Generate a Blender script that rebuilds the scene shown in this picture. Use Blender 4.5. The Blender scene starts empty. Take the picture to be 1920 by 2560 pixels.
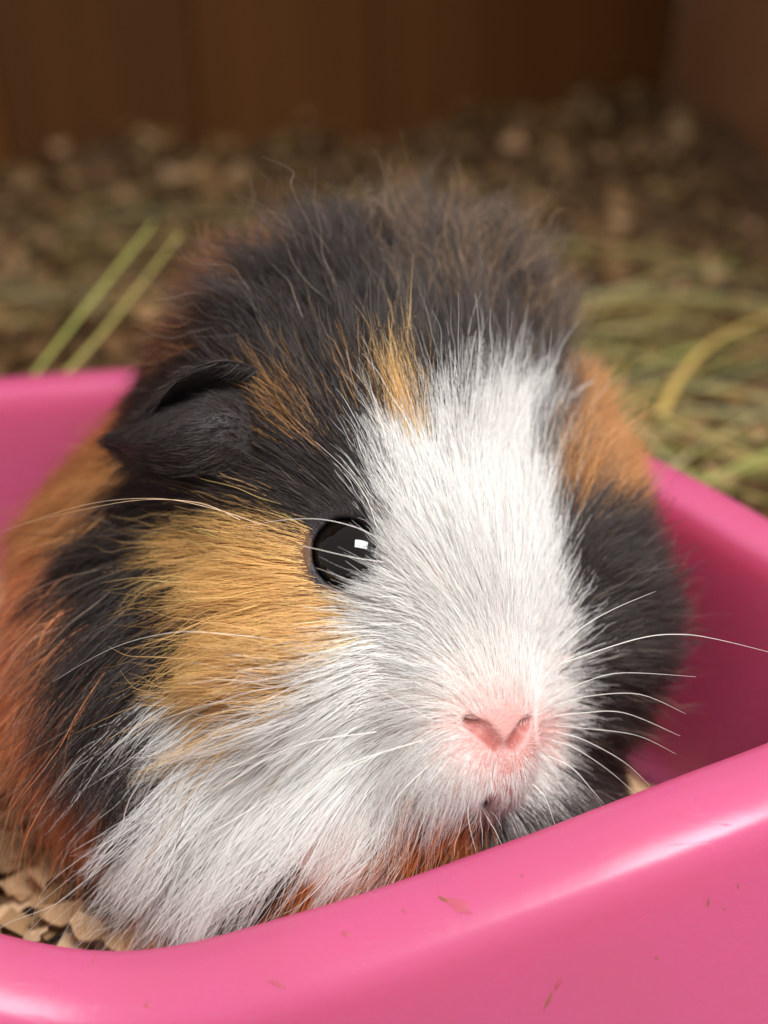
import bpy, bmesh, math, random
import numpy as np
from mathutils import Vector
from mathutils.bvhtree import BVHTree
from mathutils.kdtree import KDTree

rng = np.random.default_rng(7)
random.seed(7)
SC = bpy.context.scene
COL = SC.collection

# ------------------------------------------------------------------ camera
CAM_H = 0.165
PITCH = math.radians(33.0)
FPX = 2869.0                         # focal length in photo pixels (1920 x 2560)
CAM = np.array([0.0, 0.0, CAM_H])
RIGHT = np.array([1.0, 0.0, 0.0])
UP = np.array([0.0, math.sin(PITCH), math.cos(PITCH)])
FWD = np.array([0.0, math.cos(PITCH), -math.sin(PITCH)])
cd = bpy.data.cameras.new('camera')
cam = bpy.data.objects.new('camera', cd); COL.objects.link(cam)
cam.location = CAM
cam.rotation_euler = (math.pi / 2 - PITCH, 0, 0)
cd.sensor_fit = 'VERTICAL'; cd.sensor_height = 36.0; cd.lens = 36.0 * FPX / 2560.0
cd.clip_start = 0.005; cd.clip_end = 20.0
cd.dof.use_dof = True; cd.dof.focus_distance = 0.152; cd.dof.aperture_fstop = cd.lens / 5.0
cd.dof.aperture_blades = 0
SC.camera = cam

# ------------------------------------------------------------------ light
w = bpy.data.worlds.new('World'); SC.world = w; w.use_nodes = True
bg = w.node_tree.nodes['Background']
bg.inputs[0].default_value = (1.0, 0.97, 0.945, 1); bg.inputs[1].default_value = 0.40

def area(name, loc, target, sx, sy, power, color, spread=math.pi):
    ld = bpy.data.lights.new(name, 'AREA'); ld.shape = 'RECTANGLE'; ld.size = sx; ld.size_y = sy
    ld.energy = power; ld.color = color; ld.spread = spread
    o = bpy.data.objects.new(name, ld); COL.objects.link(o); o.location = loc
    d = Vector(target) - Vector(loc); o.rotation_euler = d.to_track_quat('-Z', 'Z').to_euler()
    return o
HEAD = (0.01, 0.13, 0.07)
area('ceiling_lamp', (0.23, -0.05, 0.72), HEAD, 0.38, 0.25, 2.05, (1.0, 0.99, 0.975), math.radians(80))

SC.view_settings.view_transform = 'Standard'; SC.view_settings.look = 'None'
SC.view_settings.exposure = 0.0; SC.view_settings.gamma = 1.0
SC.view_settings.use_curve_mapping = False
SC.render.engine = 'CYCLES'
SC.cycles.max_bounces = 8; SC.cycles.diffuse_bounces = 8; SC.cycles.glossy_bounces = 4
SC.cycles.transmission_bounces = 8; SC.cycles.transparent_max_bounces = 8
SC.cycles.use_denoising = True
SC.cycles.sample_clamp_indirect = 6.0
try:
    SC.cycles_curves.shape = 'RIBBONS'; SC.cycles_curves.subdivisions = 2
except Exception: pass

# ------------------------------------------------------------------ helpers
def at(px, py, d):
    """point at depth d (metres along the optical axis) behind photo pixel px, py"""
    return CAM + d * FWD + d * (px - 960) / FPX * RIGHT - d * (py - 1280) / FPX * UP
def proj(P):
    q = np.asarray(P) - CAM
    d = q @ FWD
    return 960 + q @ RIGHT / d * FPX, 1280 - q @ UP / d * FPX, d

def mat(name):
    m = bpy.data.materials.new(name); m.use_nodes = True
    nt = m.node_tree; b = nt.nodes['Principled BSDF']
    return m, nt, b
def node(nt, t, **kw):
    n = nt.nodes.new(t)
    for k, v in kw.items(): setattr(n, k, v)
    return n
def mesh_obj(name, verts, faces, m, parent=None, smooth=True, kind=None):
    me = bpy.data.meshes.new(name)
    me.from_pydata([tuple(map(float, v)) for v in verts], [], [tuple(map(int, f)) for f in faces])
    me.update()
    if smooth: me.polygons.foreach_set('use_smooth', [True] * len(me.polygons))
    if m: me.materials.append(m)
    o = bpy.data.objects.new(name, me); COL.objects.link(o)
    if parent: o.parent = parent
    if kind: o['kind'] = kind
    return o
def tag(o, label, cat, group=None):
    o['label'] = label; o['category'] = cat
    if group: o['group'] = group
    return o
def catmull(P, n, closed=False):
    P = np.asarray(P, float); m = len(P); out = []
    segs = m if closed else m - 1
    for i in range(segs):
        if closed: a, b, c, d = P[(i - 1) % m], P[i], P[(i + 1) % m], P[(i + 2) % m]
        else: a, b, c, d = P[max(i - 1, 0)], P[i], P[i + 1], P[min(i + 2, m - 1)]
        for k in range(n):
            t = k / n
            out.append(0.5 * ((2 * b) + (c - a) * t + (2 * a - 5 * b + 4 * c - d) * t * t + (3 * b - a - 3 * c + d) * t ** 3))
    if not closed: out.append(P[-1])
    return np.array(out)
def norm(v): return v / (np.linalg.norm(v, axis=-1, keepdims=True) + 1e-12)

# ------------------------------------------------------------------ materials
def wood_mat(name, c1, c2, scale=(60, 60, 4), rough=0.75):
    m, nt, b = mat(name)
    tc = node(nt, 'ShaderNodeTexCoord'); mp = node(nt, 'ShaderNodeMapping')
    mp.inputs['Scale'].default_value = scale
    nz = node(nt, 'ShaderNodeTexNoise'); nz.inputs['Scale'].default_value = 1.0; nz.inputs['Detail'].default_value = 6
    nz.inputs['Distortion'].default_value = 0.6
    cr = node(nt, 'ShaderNodeValToRGB')
    cr.color_ramp.elements[0].position = 0.3; cr.color_ramp.elements[1].position = 0.7
    cr.color_ramp.elements[0].color = (*c1, 1); cr.color_ramp.elements[1].color = (*c2, 1)
    oi = node(nt, 'ShaderNodeObjectInfo')
    hs = node(nt, 'ShaderNodeHueSaturation')
    mr = node(nt, 'ShaderNodeMapRange'); mr.inputs[3].default_value = 0.75; mr.inputs[4].default_value = 1.25
    nt.links.new(oi.outputs['Random'], mr.inputs[0]); nt.links.new(mr.outputs[0], hs.inputs['Value'])
    nt.links.new(tc.outputs['Object'], mp.inputs[0]); nt.links.new(mp.outputs[0], nz.inputs[0])
    nt.links.new(nz.outputs[0], cr.inputs[0]); nt.links.new(cr.outputs[0], hs.inputs['Color'])
    nt.links.new(hs.outputs[0], b.inputs['Base Color'])
    b.inputs['Roughness'].default_value = rough; b.inputs['Specular IOR Level'].default_value = 0.25
    bp = node(nt, 'ShaderNodeBump'); bp.inputs['Strength'].default_value = 0.3; bp.inputs['Distance'].default_value = 0.001
    nt.links.new(nz.outputs[0], bp.inputs['Height']); nt.links.new(bp.outputs[0], b.inputs['Normal'])
    return m
def attr_mat(name, rough=0.7, trans=0.0, spec=0.25):
    m, nt, b = mat(name)
    a = node(nt, 'ShaderNodeAttribute'); a.attribute_name = 'tint'
    nt.links.new(a.outputs['Color'], b.inputs['Base Color'])
    b.inputs['Roughness'].default_value = rough; b.inputs['Specular IOR Level'].default_value = spec
    if trans:
        b.inputs['Subsurface Weight'].default_value = trans
        b.inputs['Subsurface Radius'].default_value = (0.002, 0.0012, 0.0006)
        b.inputs['Subsurface Scale'].default_value = 0.5
    return m
M_WALL = wood_mat('dark_wood', (0.116, 0.041, 0.0078), (0.145, 0.053, 0.0105), (70, 70, 5))
M_SIDE = wood_mat('side_wood', (0.43, 0.20, 0.09), (0.50, 0.25, 0.115), (40, 5, 40))
M_FLOOR = wood_mat('floor_wood', (0.09, 0.05, 0.022), (0.16, 0.09, 0.045), (20, 60, 20))
M_SHAV = wood_mat('shaving_wood', (0.32, 0.19, 0.10), (0.46, 0.29, 0.16), (500, 80, 80), 0.7)
M_STUFF = attr_mat('bedding_tint', 0.75)
M_HAY = attr_mat('hay_tint', 0.5, 0.0, 0.35)

# ------------------------------------------------------------------ setting: floor, walls
def box(name, a, b, m, parent=None, kind=None):
    (x0, y0, z0), (x1, y1, z1) = a, b
    v = [(x, y, z) for x in (x0, x1) for y in (y0, y1) for z in (z0, z1)]
    f = [(0, 1, 3, 2), (4, 6, 7, 5), (0, 4, 5, 1), (2, 3, 7, 6), (0, 2, 6, 4), (1, 5, 7, 3)]
    return mesh_obj(name, v, f, m, parent, False, kind)
o = box('hutch_floor', (-0.8, -0.35, -0.02), (0.8, 1.1, 0.0), M_FLOOR, None, 'structure')

B0 = np.array([-0.50, 0.385]); B1 = np.array([0.160, 0.668])
bd = (B1 - B0) / np.linalg.norm(B1 - B0); bn = np.array([-bd[1], bd[0]])
wall = bpy.data.objects.new('back_wall', None); COL.objects.link(wall); wall['kind'] = 'structure'
wall.location = (*B0, 0)
ang = math.atan2(bd[1], bd[0]); wall.rotation_euler = (0, 0, ang)
Lw = np.linalg.norm(B1 - B0); npl = 8
for i in range(npl):
    g = 0.0012
    dy = random.uniform(-0.0012, 0.0012)
    p = box('plank', (0, 0, 0.0), (Lw / npl - g, 0.016, 0.62), M_WALL, wall)
    p.location = (i * Lw / npl, dy, 0)
back = box('wall_backing', (0, 0.018, 0), (Lw, 0.022, 0.62), M_WALL, wall)
S1 = np.array([0.200, 0.30]); sd = (S1 - B1) / np.linalg.norm(S1 - B1)
side = box('side_wall', (0, 0, 0), (np.linalg.norm(S1 - B1), 0.018, 0.62), M_SIDE, None, 'structure')
side.location = (*B1, 0); side.rotation_euler = (0, 0, math.atan2(sd[1], sd[0]))

# ------------------------------------------------------------------ tray
ST = [(-.035, .0910, .0408), (-.010, .0945, .0440), (.0157, .1010, .0492), (.0281, .1045, .0520), (.0400, .1085, .0540), (.0518, .1130, .0552), (.0660, .1195, .0565),
      (.0750, .1290, .0580), (.0715, .1390, .0590), (.0606, .1500, .0595), (.0468, .167, .0605), (.028, .190, .060), (.008, .206, .060), (-.030, .2095, .060),
      (-.0625, .2070, .060), (-.100, .197, .060), (-.132, .170, .0600), (-.147, .140, .059), (-.140, .116, .0575), (-.118, .105, .0560),
      (-.0930, .0975, .0560), (-.064, .0925, .0495)]
rim = catmull(ST, 14, True); NR = len(rim)
tg = norm(np.roll(rim[:, :2], -1, 0) - np.roll(rim[:, :2], 1, 0))
outw = np.stack([tg[:, 1], -tg[:, 0]], 1)
cen = rim[:, :2].mean(0)
if ((rim[:, :2] - cen) * outw).sum() < 0: outw = -outw
# profile: (outward offset, dz) ; dz 'None' marks absolute z
prof = [(-.0085, 'z', .0035), (-.0060, 'z', .0065), (-.0052, 'z', .012), (-.0020, 'd', -.012), (-.0008, 'd', -.004), (-.0003, 'd', -.0012),
        (.0004, 'd', -.0001), (.0016, 'd', .0005), (.0042, 'd', .0006), (.0068, 'd', .0000), (.0086, 'd', -.0007), (.0094, 'd', -.0012),
        (.0101, 'd', -.0019), (.0107, 'd', -.0029), (.0113, 'd', -.0044), (.0126, 'd', -.0078), (.0156, 'd', -.0150), (.0204, 'd', -.0260), (.0242, 'd', -.0345),
        (.0247, 'd', -.0360), (.0236, 'd', -.0362), (.0224, 'd', -.0340), (.0184, 'd', -.0250), (.0138, 'd', -.0150), (.0100, 'd', -.0075), (.0082, 'd', -.0035),
        (.0050, 'd', -.0020), (.0022, 'd', -.0028), (.0012, 'd', -.0120),
        (-.0028, 'z', .010), (-.0040, 'z', .004), (-.0070, 'z', .0010)]
V = []; F = []
for (off, k, z) in prof:
    off = off * 1.12 if off > 0 and k == 'd' else off
    for i in range(NR):
        zz = z if k == 'z' else rim[i, 2] + z
        V.append((rim[i, 0] + outw[i, 0] * off, rim[i, 1] + outw[i, 1] * off, zz))
for j in range(len(prof) - 1):
    for i in range(NR):
        i2 = (i + 1) % NR
        F.append((j * NR + i, j * NR + i2, (j + 1) * NR + i2, (j + 1) * NR + i))
F.append(tuple(range(NR)))                                     # inner floor
F.append(tuple((len(prof) - 1) * NR + i for i in range(NR)))   # underside
m, nt, b = mat('pink_plastic')
tc = node(nt, 'ShaderNodeTexCoord')
n1 = node(nt, 'ShaderNodeTexNoise'); n1.inputs['Scale'].default_value = 420; n1.inputs['Detail'].default_value = 3
n2 = node(nt, 'ShaderNodeTexNoise'); n2.inputs['Scale'].default_value = 60; n2.inputs['Detail'].default_value = 4
r1 = node(nt, 'ShaderNodeMapRange'); r1.inputs[1].default_value = 0.66; r1.inputs[2].default_value = 0.80
r2 = node(nt, 'ShaderNodeMapRange'); r2.inputs[1].default_value = 0.42; r2.inputs[2].default_value = 0.68
mu = node(nt, 'ShaderNodeMath', operation='MULTIPLY'); mu2 = node(nt, 'ShaderNodeMath', operation='MULTIPLY'); mu2.inputs[1].default_value = 0.5
mx = node(nt, 'ShaderNodeMix', data_type='RGBA')
mx.inputs['A'].default_value = (0.68, 0.152, 0.335, 1); mx.inputs['B'].default_value = (0.50, 0.15, 0.09, 1)
mx0 = node(nt, 'ShaderNodeMix', data_type='RGBA')
mx0.inputs['A'].default_value = (0.68, 0.152, 0.335, 1); mx0.inputs['B'].default_value = (0.655, 0.157, 0.315, 1)
for nn in (n1, n2): nt.links.new(tc.outputs['Object'], nn.inputs[0])
nt.links.new(n1.outputs[0], r1.inputs[0]); nt.links.new(n2.outputs[0], r2.inputs[0])
nt.links.new(r1.outputs[0], mu.inputs[0]); nt.links.new(r2.outputs[0], mu.inputs[1]); nt.links.new(mu.outputs[0], mu2.inputs[0])
nt.links.new(r2.outputs[0], mx0.inputs['Factor']); nt.links.new(mx0.outputs['Result'], mx.inputs['A'])
nt.links.new(mu2.outputs[0], mx.inputs['Factor']); nt.links.new(mx.outputs['Result'], b.inputs['Base Color'])
rr = node(nt, 'ShaderNodeMapRange'); rr.inputs[3].default_value = 0.22; rr.inputs[4].default_value = 0.34
nt.links.new(n2.outputs[0], rr.inputs[0]); nt.links.new(rr.outputs[0], b.inputs['Roughness'])
b.inputs['Subsurface Weight'].default_value = 0.25; b.inputs['Subsurface Radius'].default_value = (0.004, 0.001, 0.002); b.inputs['Subsurface Scale'].default_value = 0.6
mp = node(nt, 'ShaderNodeMapping'); mp.inputs['Scale'].default_value = (150, 900, 700); mp.inputs['Rotation'].default_value = (.2, .1, .45)
n3 = node(nt, 'ShaderNodeTexNoise'); n3.inputs['Scale'].default_value = 1.0; n3.inputs['Detail'].default_value = 4; n3.inputs['Distortion'].default_value = .8
r3 = node(nt, 'ShaderNodeMapRange'); r3.inputs[1].default_value = 0.60; r3.inputs[2].default_value = 0.72
nt.links.new(tc.outputs['Object'], mp.inputs[0]); nt.links.new(mp.outputs[0], n3.inputs[0]); nt.links.new(n3.outputs[0], r3.inputs[0])
ad = node(nt, 'ShaderNodeMath', operation='MULTIPLY_ADD'); ad.inputs[1].default_value = .14
nt.links.new(r3.outputs[0], ad.inputs[0]); nt.links.new(rr.outputs[0], ad.inputs[2]); nt.links.new(ad.outputs[0], b.inputs['Roughness'])
hs = node(nt, 'ShaderNodeMath', operation='MULTIPLY_ADD'); hs.inputs[1].default_value = -.6
nt.links.new(r3.outputs[0], hs.inputs[0]); nt.links.new(n1.outputs[0], hs.inputs[2])
bp = node(nt, 'ShaderNodeBump'); bp.inputs['Strength'].default_value = 0.07; bp.inputs['Distance'].default_value = 0.0004
nt.links.new(hs.outputs[0], bp.inputs['Height']); nt.links.new(bp.outputs[0], b.inputs['Normal'])
out = nt.nodes['Material Output']; tr = node(nt, 'ShaderNodeBsdfTranslucent'); ms = node(nt, 'ShaderNodeMixShader'); ms.inputs[0].default_value = .44
tr.inputs[0].default_value = (1.0, 0.09, 0.22, 1)
nt.links.new(b.outputs[0], ms.inputs[1]); nt.links.new(tr.outputs[0], ms.inputs[2]); nt.links.new(ms.outputs[0], out.inputs[0])
M_PINK = m
tray_root = bpy.data.objects.new('litter_tray', None); COL.objects.link(tray_root)
tag(tray_root, 'bright pink plastic litter tray with a broad rounded lip and scooped front', 'tray')
tray = mesh_obj('pan', V, F, M_PINK, tray_root)

# dried smears and crumbs stuck on the front lip
M_CRUMB, nt, b = mat('dried_smear'); b.inputs['Base Color'].default_value = (0.24, 0.085, 0.03, 1); b.inputs['Roughness'].default_value = 0.8
M_SMEAR, nt, b = mat('pale_smear'); b.inputs['Base Color'].default_value = (0.40, 0.062, 0.105, 1); b.inputs['Roughness'].default_value = 0.6
TV = np.array(V); bvh_tray = BVHTree.FromPolygons([Vector(v) for v in V], [f for f in F if len(f) == 4])
def smear(px, py, lx, ly, rot, m, h=0.00012):
    d = Vector(at(px, py, 1.0) - CAM)
    loc, nr, _, _ = bvh_tray.ray_cast(Vector(CAM), d.normalized())
    if loc is None: return
    if nr.dot(d) > 0: nr = -nr
    q = nr.to_track_quat('Z', 'Y')
    vs = [Vector((0, 0, h))]; n = 12
    for k in range(n):
        a = 2 * math.pi * k / n; r = random.uniform(0.6, 1.1)
        x, y = lx * r * math.cos(a), ly * r * math.sin(a)
        vs.append(Vector((x * math.cos(rot) - y * math.sin(rot), x * math.sin(rot) + y * math.cos(rot), 0.00002)))
    vs = [tuple(loc + q @ v) for v in vs]
    mesh_obj('dirt_smear', vs, [(0, 1 + k, 1 + (k + 1) % n) for k in range(n)], m, tray_root)
for a in [(1110, 2248, .0011, .00022, .05, M_CRUMB, .0003), (1145, 2262, .0020, .0009, -.1, M_SMEAR), (1012, 2278, .0004, .0003, 0, M_SMEAR), (1372, 2500, .0016, .0002, 1.05, M_CRUMB),
          (1395, 2460, .0010, .0003, 1.05, M_SMEAR), (1771, 2255, .0008, .00014, 1.5, M_CRUMB), (1845, 2215, .0006, .0001, 1.5, M_CRUMB), (1812, 2272, .0002, .0002, 0, M_CRUMB), (1642, 2394, .0003, .0002, 0, M_CRUMB),
          (690, 2460, .0014, .0003, -.1, M_SMEAR), (235, 2398, .0010, .0002, -.5, M_SMEAR), (865, 2335, .0009, .0004, .2, M_SMEAR), (1305, 2190, .0003, .0001, -.6, M_CRUMB), (370, 2512, .0004, .0004, 0, M_SMEAR)]:
    smear(*a)

# ------------------------------------------------------------------ bedding: shavings and hay
def shaving_mesh(name, L, W, curl, twist):
    n = 7; vs = []; fs = []
    for s in (0, 1):
        for i in range(n):
            t = i / (n - 1); a = (t - 0.5) * curl
            r = L / max(abs(curl), 1e-3)
            x, z = r * math.sin(a), r * (1 - math.cos(a))
            ww = W * (0.75 + 0.25 * math.sin(t * 7 + L * 9e3)) * 0.5
            for y in (-ww, ww):
                tz = twist * (t - 0.5) * y
                vs.append((x, y, z + tz + s * 0.0005))
    for s in (0, 1):
        for i in range(n - 1):
            k = s * 2 * n + 2 * i; q = (k, k + 1, k + 3, k + 2)
            fs.append(q if s else q[::-1])
    for i in range(n - 1):
        for e in (0, 1):
            k = 2 * i + e; fs.append((k, k + 2, k + 2 + 2 * n, k + 2 * n) if not e else (k + 2, k, k + 2 * n, k + 2 + 2 * n))
    fs.append((0, 2 * n, 2 * n + 1, 1)); k = 2 * (n - 1); fs.append((k + 1, k + 1 + 2 * n, k + 2 * n, k))
    me = bpy.data.meshes.new(name); me.from_pydata(vs, [], fs); me.update()
    return me
SHV = []
CURLS = [.2, .5, .9, 1.6, 2.4, 3.4]; CURL_N = {}
for i in range(14):
    me = shaving_mesh('wood_shaving', random.uniform(.005, .009), random.uniform(.0035, .006), CURLS[i % 6], random.uniform(-1, 1))
    me.materials.append(M_SHAV); SHV.append(me); CURL_N[me.name] = ['flat', 'flat', 'slightly bowed', 'bent', 'curled', 'tightly curled'][i % 6]
def put(me, loc, rot, sc=1.0, name='wood_shaving'):
    o = bpy.data.objects.new(name, me); COL.objects.link(o)
    o.location = [float(v) for v in loc]; o.rotation_euler = rot; o.scale = (sc, sc, sc); return o

def in_tray(x, y, grow=0.0):
    d = (rim[:, 0] - x) ** 2 + (rim[:, 1] - y) ** 2
    i = int(d.argmin()); v = np.array([x, y]) - rim[i, :2]
    return v @ outw[i] < grow
def bed_h(x, y):        # bedding height outside the tray
    return 0.012 + 0.006 * math.sin(23 * x + 1.3) * math.sin(19 * y + .4) + 0.004 * math.sin(61 * x + 40 * y)
TRAY_BED = 0.019
def tray_h(x): return TRAY_BED - .0125 * max(0, min(1, (x + .010) / .03))

# a mass of shavings and chaff that nobody could count: one mesh outside, one in the tray
def stuff(name, spots, label, cat, pal, lmin, lmax, wr, m, flat=0.5, bow=.35):
    vs = []; fs = []; cols = []
    for (x, y, z) in spots:
        L = random.uniform(lmin, lmax); Wd = L * random.uniform(*wr)
        e = (random.gauss(0, flat), random.gauss(0, flat), random.uniform(0, 2 * math.pi))
        from mathutils import Euler
        R = Euler(e).to_matrix(); k = len(vs); bend = random.uniform(-bow, bow)
        pts = [(-L / 2, -Wd / 2, 0), (0, -Wd / 2, L * bend * .5), (L / 2, -Wd / 2, 0), (L / 2, Wd / 2, 0), (0, Wd / 2, L * bend * .5), (-L / 2, Wd / 2, 0)]
        for p in pts:
            q = R @ Vector(p); vs.append((x + q.x, y + q.y, z + q.z))
        fs += [(k, k + 1, k + 4, k + 5), (k + 1, k + 2, k + 3, k + 4)]
        c = random.choice(pal); f = random.uniform(.85, 1.5)
        cols += [(c[0] * f, c[1] * f, c[2] * f, 1)] * 6
    o = mesh_obj(name, vs, fs, m, None, False, 'stuff')
    at_ = o.data.color_attributes.new('tint', 'FLOAT_COLOR', 'POINT')
    at_.data.foreach_set('color', np.array(cols, 'f').ravel())
    o['label'] = label; o['category'] = cat
    return o
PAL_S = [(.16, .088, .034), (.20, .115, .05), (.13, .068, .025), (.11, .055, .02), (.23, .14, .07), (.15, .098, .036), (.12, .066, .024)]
PAL_H = [(.40, .32, .11), (.31, .31, .09), (.46, .33, .11), (.50, .43, .21), (.24, .24, .06), (.46, .47, .25)]
HAY_N = ['golden tan', 'olive green', 'orange gold', 'pale straw', 'dark green', 'pale green']

# bedding bed as a bumpy sheet under it
NX, NY = 120, 120
gv = []; gf = []
for j in range(NY + 1):
    for i in range(NX + 1):
        x = -0.6 + 1.0 * i / NX; y = -0.1 + 0.95 * j / NY
        z = bed_h(x, y) - .004 + .002 * random.random()
        if in_tray(x, y, .02): z = -0.0005
        gv.append((x, y, z))
for j in range(NY):
    for i in range(NX):
        a = j * (NX + 1) + i; gf.append((a, a + 1, a + NX + 2, a + NX + 1))
mesh_obj('bedding_ground', gv, gf, M_FLOOR, None, True, 'structure')

def out_ok(x, y):
    if in_tray(x, y, .018): return False
    v = np.array([x, y]) - B0
    if v @ bn > -0.006: return False
    v = np.array([x, y]) - B1
    if v @ np.array([-sd[1], sd[0]]) < 0.004 and y < 0.8 and x > .15: return False
    return True
spots = []
while len(spots) < 7000:
    x = random.uniform(-.45, .30); y = random.uniform(.12, .70)
    if out_ok(x, y): spots.append((x, y, bed_h(x, y) + random.uniform(-.003, .006)))
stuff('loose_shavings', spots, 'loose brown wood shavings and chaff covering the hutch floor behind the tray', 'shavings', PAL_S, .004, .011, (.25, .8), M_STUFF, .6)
spots = []
while len(spots) < 3000:
    x = random.uniform(-.15, .08); y = random.uniform(.09, .21)
    if in_tray(x, y, -.006): spots.append((x, y, tray_h(x) + random.uniform(-.003, .002)))
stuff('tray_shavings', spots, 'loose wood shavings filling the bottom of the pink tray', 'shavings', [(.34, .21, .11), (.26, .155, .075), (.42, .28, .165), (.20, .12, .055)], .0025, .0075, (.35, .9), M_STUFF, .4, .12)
# filler sheet under the loose pieces inside the tray
fv = [(rim[i, 0] - outw[i, 0] * .0058, rim[i, 1] - outw[i, 1] * .0058, tray_h(rim[i, 0]) - .003) for i in range(NR)]
fv += [(rim[i, 0] * .5 + cen[0] * .5, rim[i, 1] * .5 + cen[1] * .5, tray_h(rim[i, 0] * .5 + cen[0] * .5) - .003) for i in range(NR)]
mesh_obj('tray_bedding', fv, [(i, (i + 1) % NR, NR + (i + 1) % NR, NR + i) for i in range(NR)] + [tuple(range(NR, 2 * NR))], M_FLOOR, None, False, 'structure')

# single shavings one can pick out
for (px, py, d, sc, rx, ry, rz) in [(118, 2175, .176, 1.0, .5, .15, 1.15), (150, 2290, .170, .9, .1, .2, .3), (40, 2130, .183, .9, .3, -.3, 2.2), (60, 2240, .178, .8, .2, .1, .8), (225, 2330, .166, .8, .1, 0, 2.6),
                                    (20, 1960, .195, 1.0, .2, .3, 1.4), (300, 2360, .164, .8, .0, .2, .4), (15, 2060, .188, .8, -.3, .2, 0.4)]:
    o = put(SHV[0 if py == 2175 else random.randrange(14)], at(px, py, d), (rx, ry, rz), sc)
    o.location.z = max(o.location.z, TRAY_BED + .0015)
    tag(o, 'pale flat square wood shaving tilted beside the orange flank' if py == 2175 else CURL_N[o.data.name] + ' tan wood shaving lying in the pink tray beside the orange flank', 'shaving', None if py == 2175 else 'shavings inside the tray')
def ground_at(px, py, dz=0.0):
    d = at(px, py, 1.0) - CAM; t = .3
    for _ in range(30):
        p = CAM + d * t
        t = (bed_h(p[0], p[1]) + dz - CAM[2]) / d[2]
    return CAM + d * t
for (px, py, sc) in [(445, 440, 2.3), (310, 500, 1.5), (1290, 370, 2.0), (1640, 400, 2.0), (1450, 250, 1.4), (840, 420, 1.2), (1560, 560, 1.3), (1790, 690, 1.4), (1840, 770, 1.3), (1500, 590, 1.2),
                     (150, 370, 1.4), (1050, 300, 1.3), (760, 300, 1.3), (1330, 560, 1.5), (120, 600, 1.5), (230, 560, 1.2), (1770, 1190, 1.0), (1880, 1080, 1.1), (1820, 1140, 1.0), (1640, 1080, .9), (1700, 940, 1.0), (1860, 560, 1.4),
                     (1000, 450, 1.4), (1150, 480, 1.3), (600, 430, 1.3), (60, 470, 1.4), (1880, 430, 1.3)]:
    p = ground_at(px, py, .006)
    o = put(random.choice(SHV), p, (random.uniform(-.5, .5), random.uniform(-.5, .5), random.uniform(0, 6.28)), sc)
    tag(o, ('large ' if sc > 1.6 else '') + CURL_N[o.data.name] + ' pale wood shaving lying on the bedding behind the tray', 'shaving', 'shavings scattered behind the tray')

def hay(name, pts, r, col, label=None, group=None):
    P = catmull(pts, 6); n = len(P); vs = []; fs = []; S = 6
    for i in range(n):
        t = norm(P[min(i + 1, n - 1)] - P[max(i - 1, 0)]); a = norm(np.cross(t, [0.1, 0.2, 1])); b_ = np.cross(t, a)
        rr_ = r * (1 - 0.6 * i / (n - 1))
        for k in range(S):
            th = 2 * math.pi * k / S; vs.append(P[i] + rr_ * (a * math.cos(th) + b_ * .35 * math.sin(th)))
    for i in range(n - 1):
        for k in range(S):
            k2 = (k + 1) % S; fs.append((i * S + k, i * S + k2, (i + 1) * S + k2, (i + 1) * S + k))
    fs.append(tuple(range(S))[::-1]); fs.append(tuple((n - 1) * S + k for k in range(S)))
    o = mesh_obj(name, vs, fs, M_HAY)
    at_ = o.data.color_attributes.new('tint', 'FLOAT_COLOR', 'POINT')
    at_.data.foreach_set('color', np.array([(*col, 1)] * len(vs), 'f').ravel())
    if label: tag(o, label, 'hay', group)
    return o
# two upright stalks behind the tray's left side
hay('hay_stalk', [at(-10, 1060, .262), at(190, 800, .268), at(385, 555, .280)], .0011, (.36, .37, .09), 'longer green hay stalk leaning up behind the pink tray rim')
hay('hay_stalk', [at(110, 985, .258), at(240, 850, .262), at(450, 585, .268)], .0013, (.40, .34, .10), 'yellower hay stalk leaning up beside the longer green one')
# the curved golden stalk on the right
hay('hay_stalk', [at(1650, 1040, .30), at(1700, 940, .31), at(1790, 850, .32), at(1960, 775, .33)], .0017, (.50, .34, .10), 'golden hay stalk bent in an arch on the bedding')
hay('hay_stalk', [ground_at(1600, 1165, .004), ground_at(1760, 1185, .006), ground_at(1960, 1180, .005)], .0022, (.42, .42, .10), 'bright yellow green hay stalk lying flat beside the tray')
for k in range(110):
    px = random.uniform(1380, 1980); py = random.uniform(640, 1260)
    if py > 1180 and px < 1750: continue
    p = ground_at(px, py, random.uniform(.002, .010))
    a = random.gauss(0.05, .45); L = random.uniform(.02, .055)
    dv = np.array([math.cos(a), math.sin(a), 0]) * L
    q0, q1 = p - dv, p + dv
    if not (out_ok(q0[0], q0[1]) and out_ok(q1[0], q1[1])): continue
    mid = p + np.array([random.gauss(0, .003), random.gauss(0, .003), random.uniform(0, .006)])
    ci_ = random.randrange(6)
    hay('hay_stalk', [q0, mid, q1], random.uniform(.0006, .0014), PAL_H[ci_], ('short ' if L < .036 else 'long ') + HAY_N[ci_] + ' hay stalk tangled in the hay heap beside the tray', 'hay stalks tangled beside the tray')
for k in range(46):
    px = random.uniform(-60, 1300); py = random.uniform(480, 900)
    p = ground_at(px, py, random.uniform(.001, .006))
    a = random.gauss(0, .35); L = random.uniform(.025, .06); dv = np.array([math.cos(a), math.sin(a), 0]) * L
    q0, q1 = p - dv, p + dv
    if not (out_ok(q0[0], q0[1]) and out_ok(q1[0], q1[1])): continue
    hay('hay_stalk', [q0, p + [0, 0, .003], q1], random.uniform(.0005, .001), PAL_H[k % 6], ('short ' if L < .042 else 'long ') + HAY_N[k % 6] + ' hay stalk lying on the brown bedding behind the tray', 'hay stalks lying behind the tray')

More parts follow.
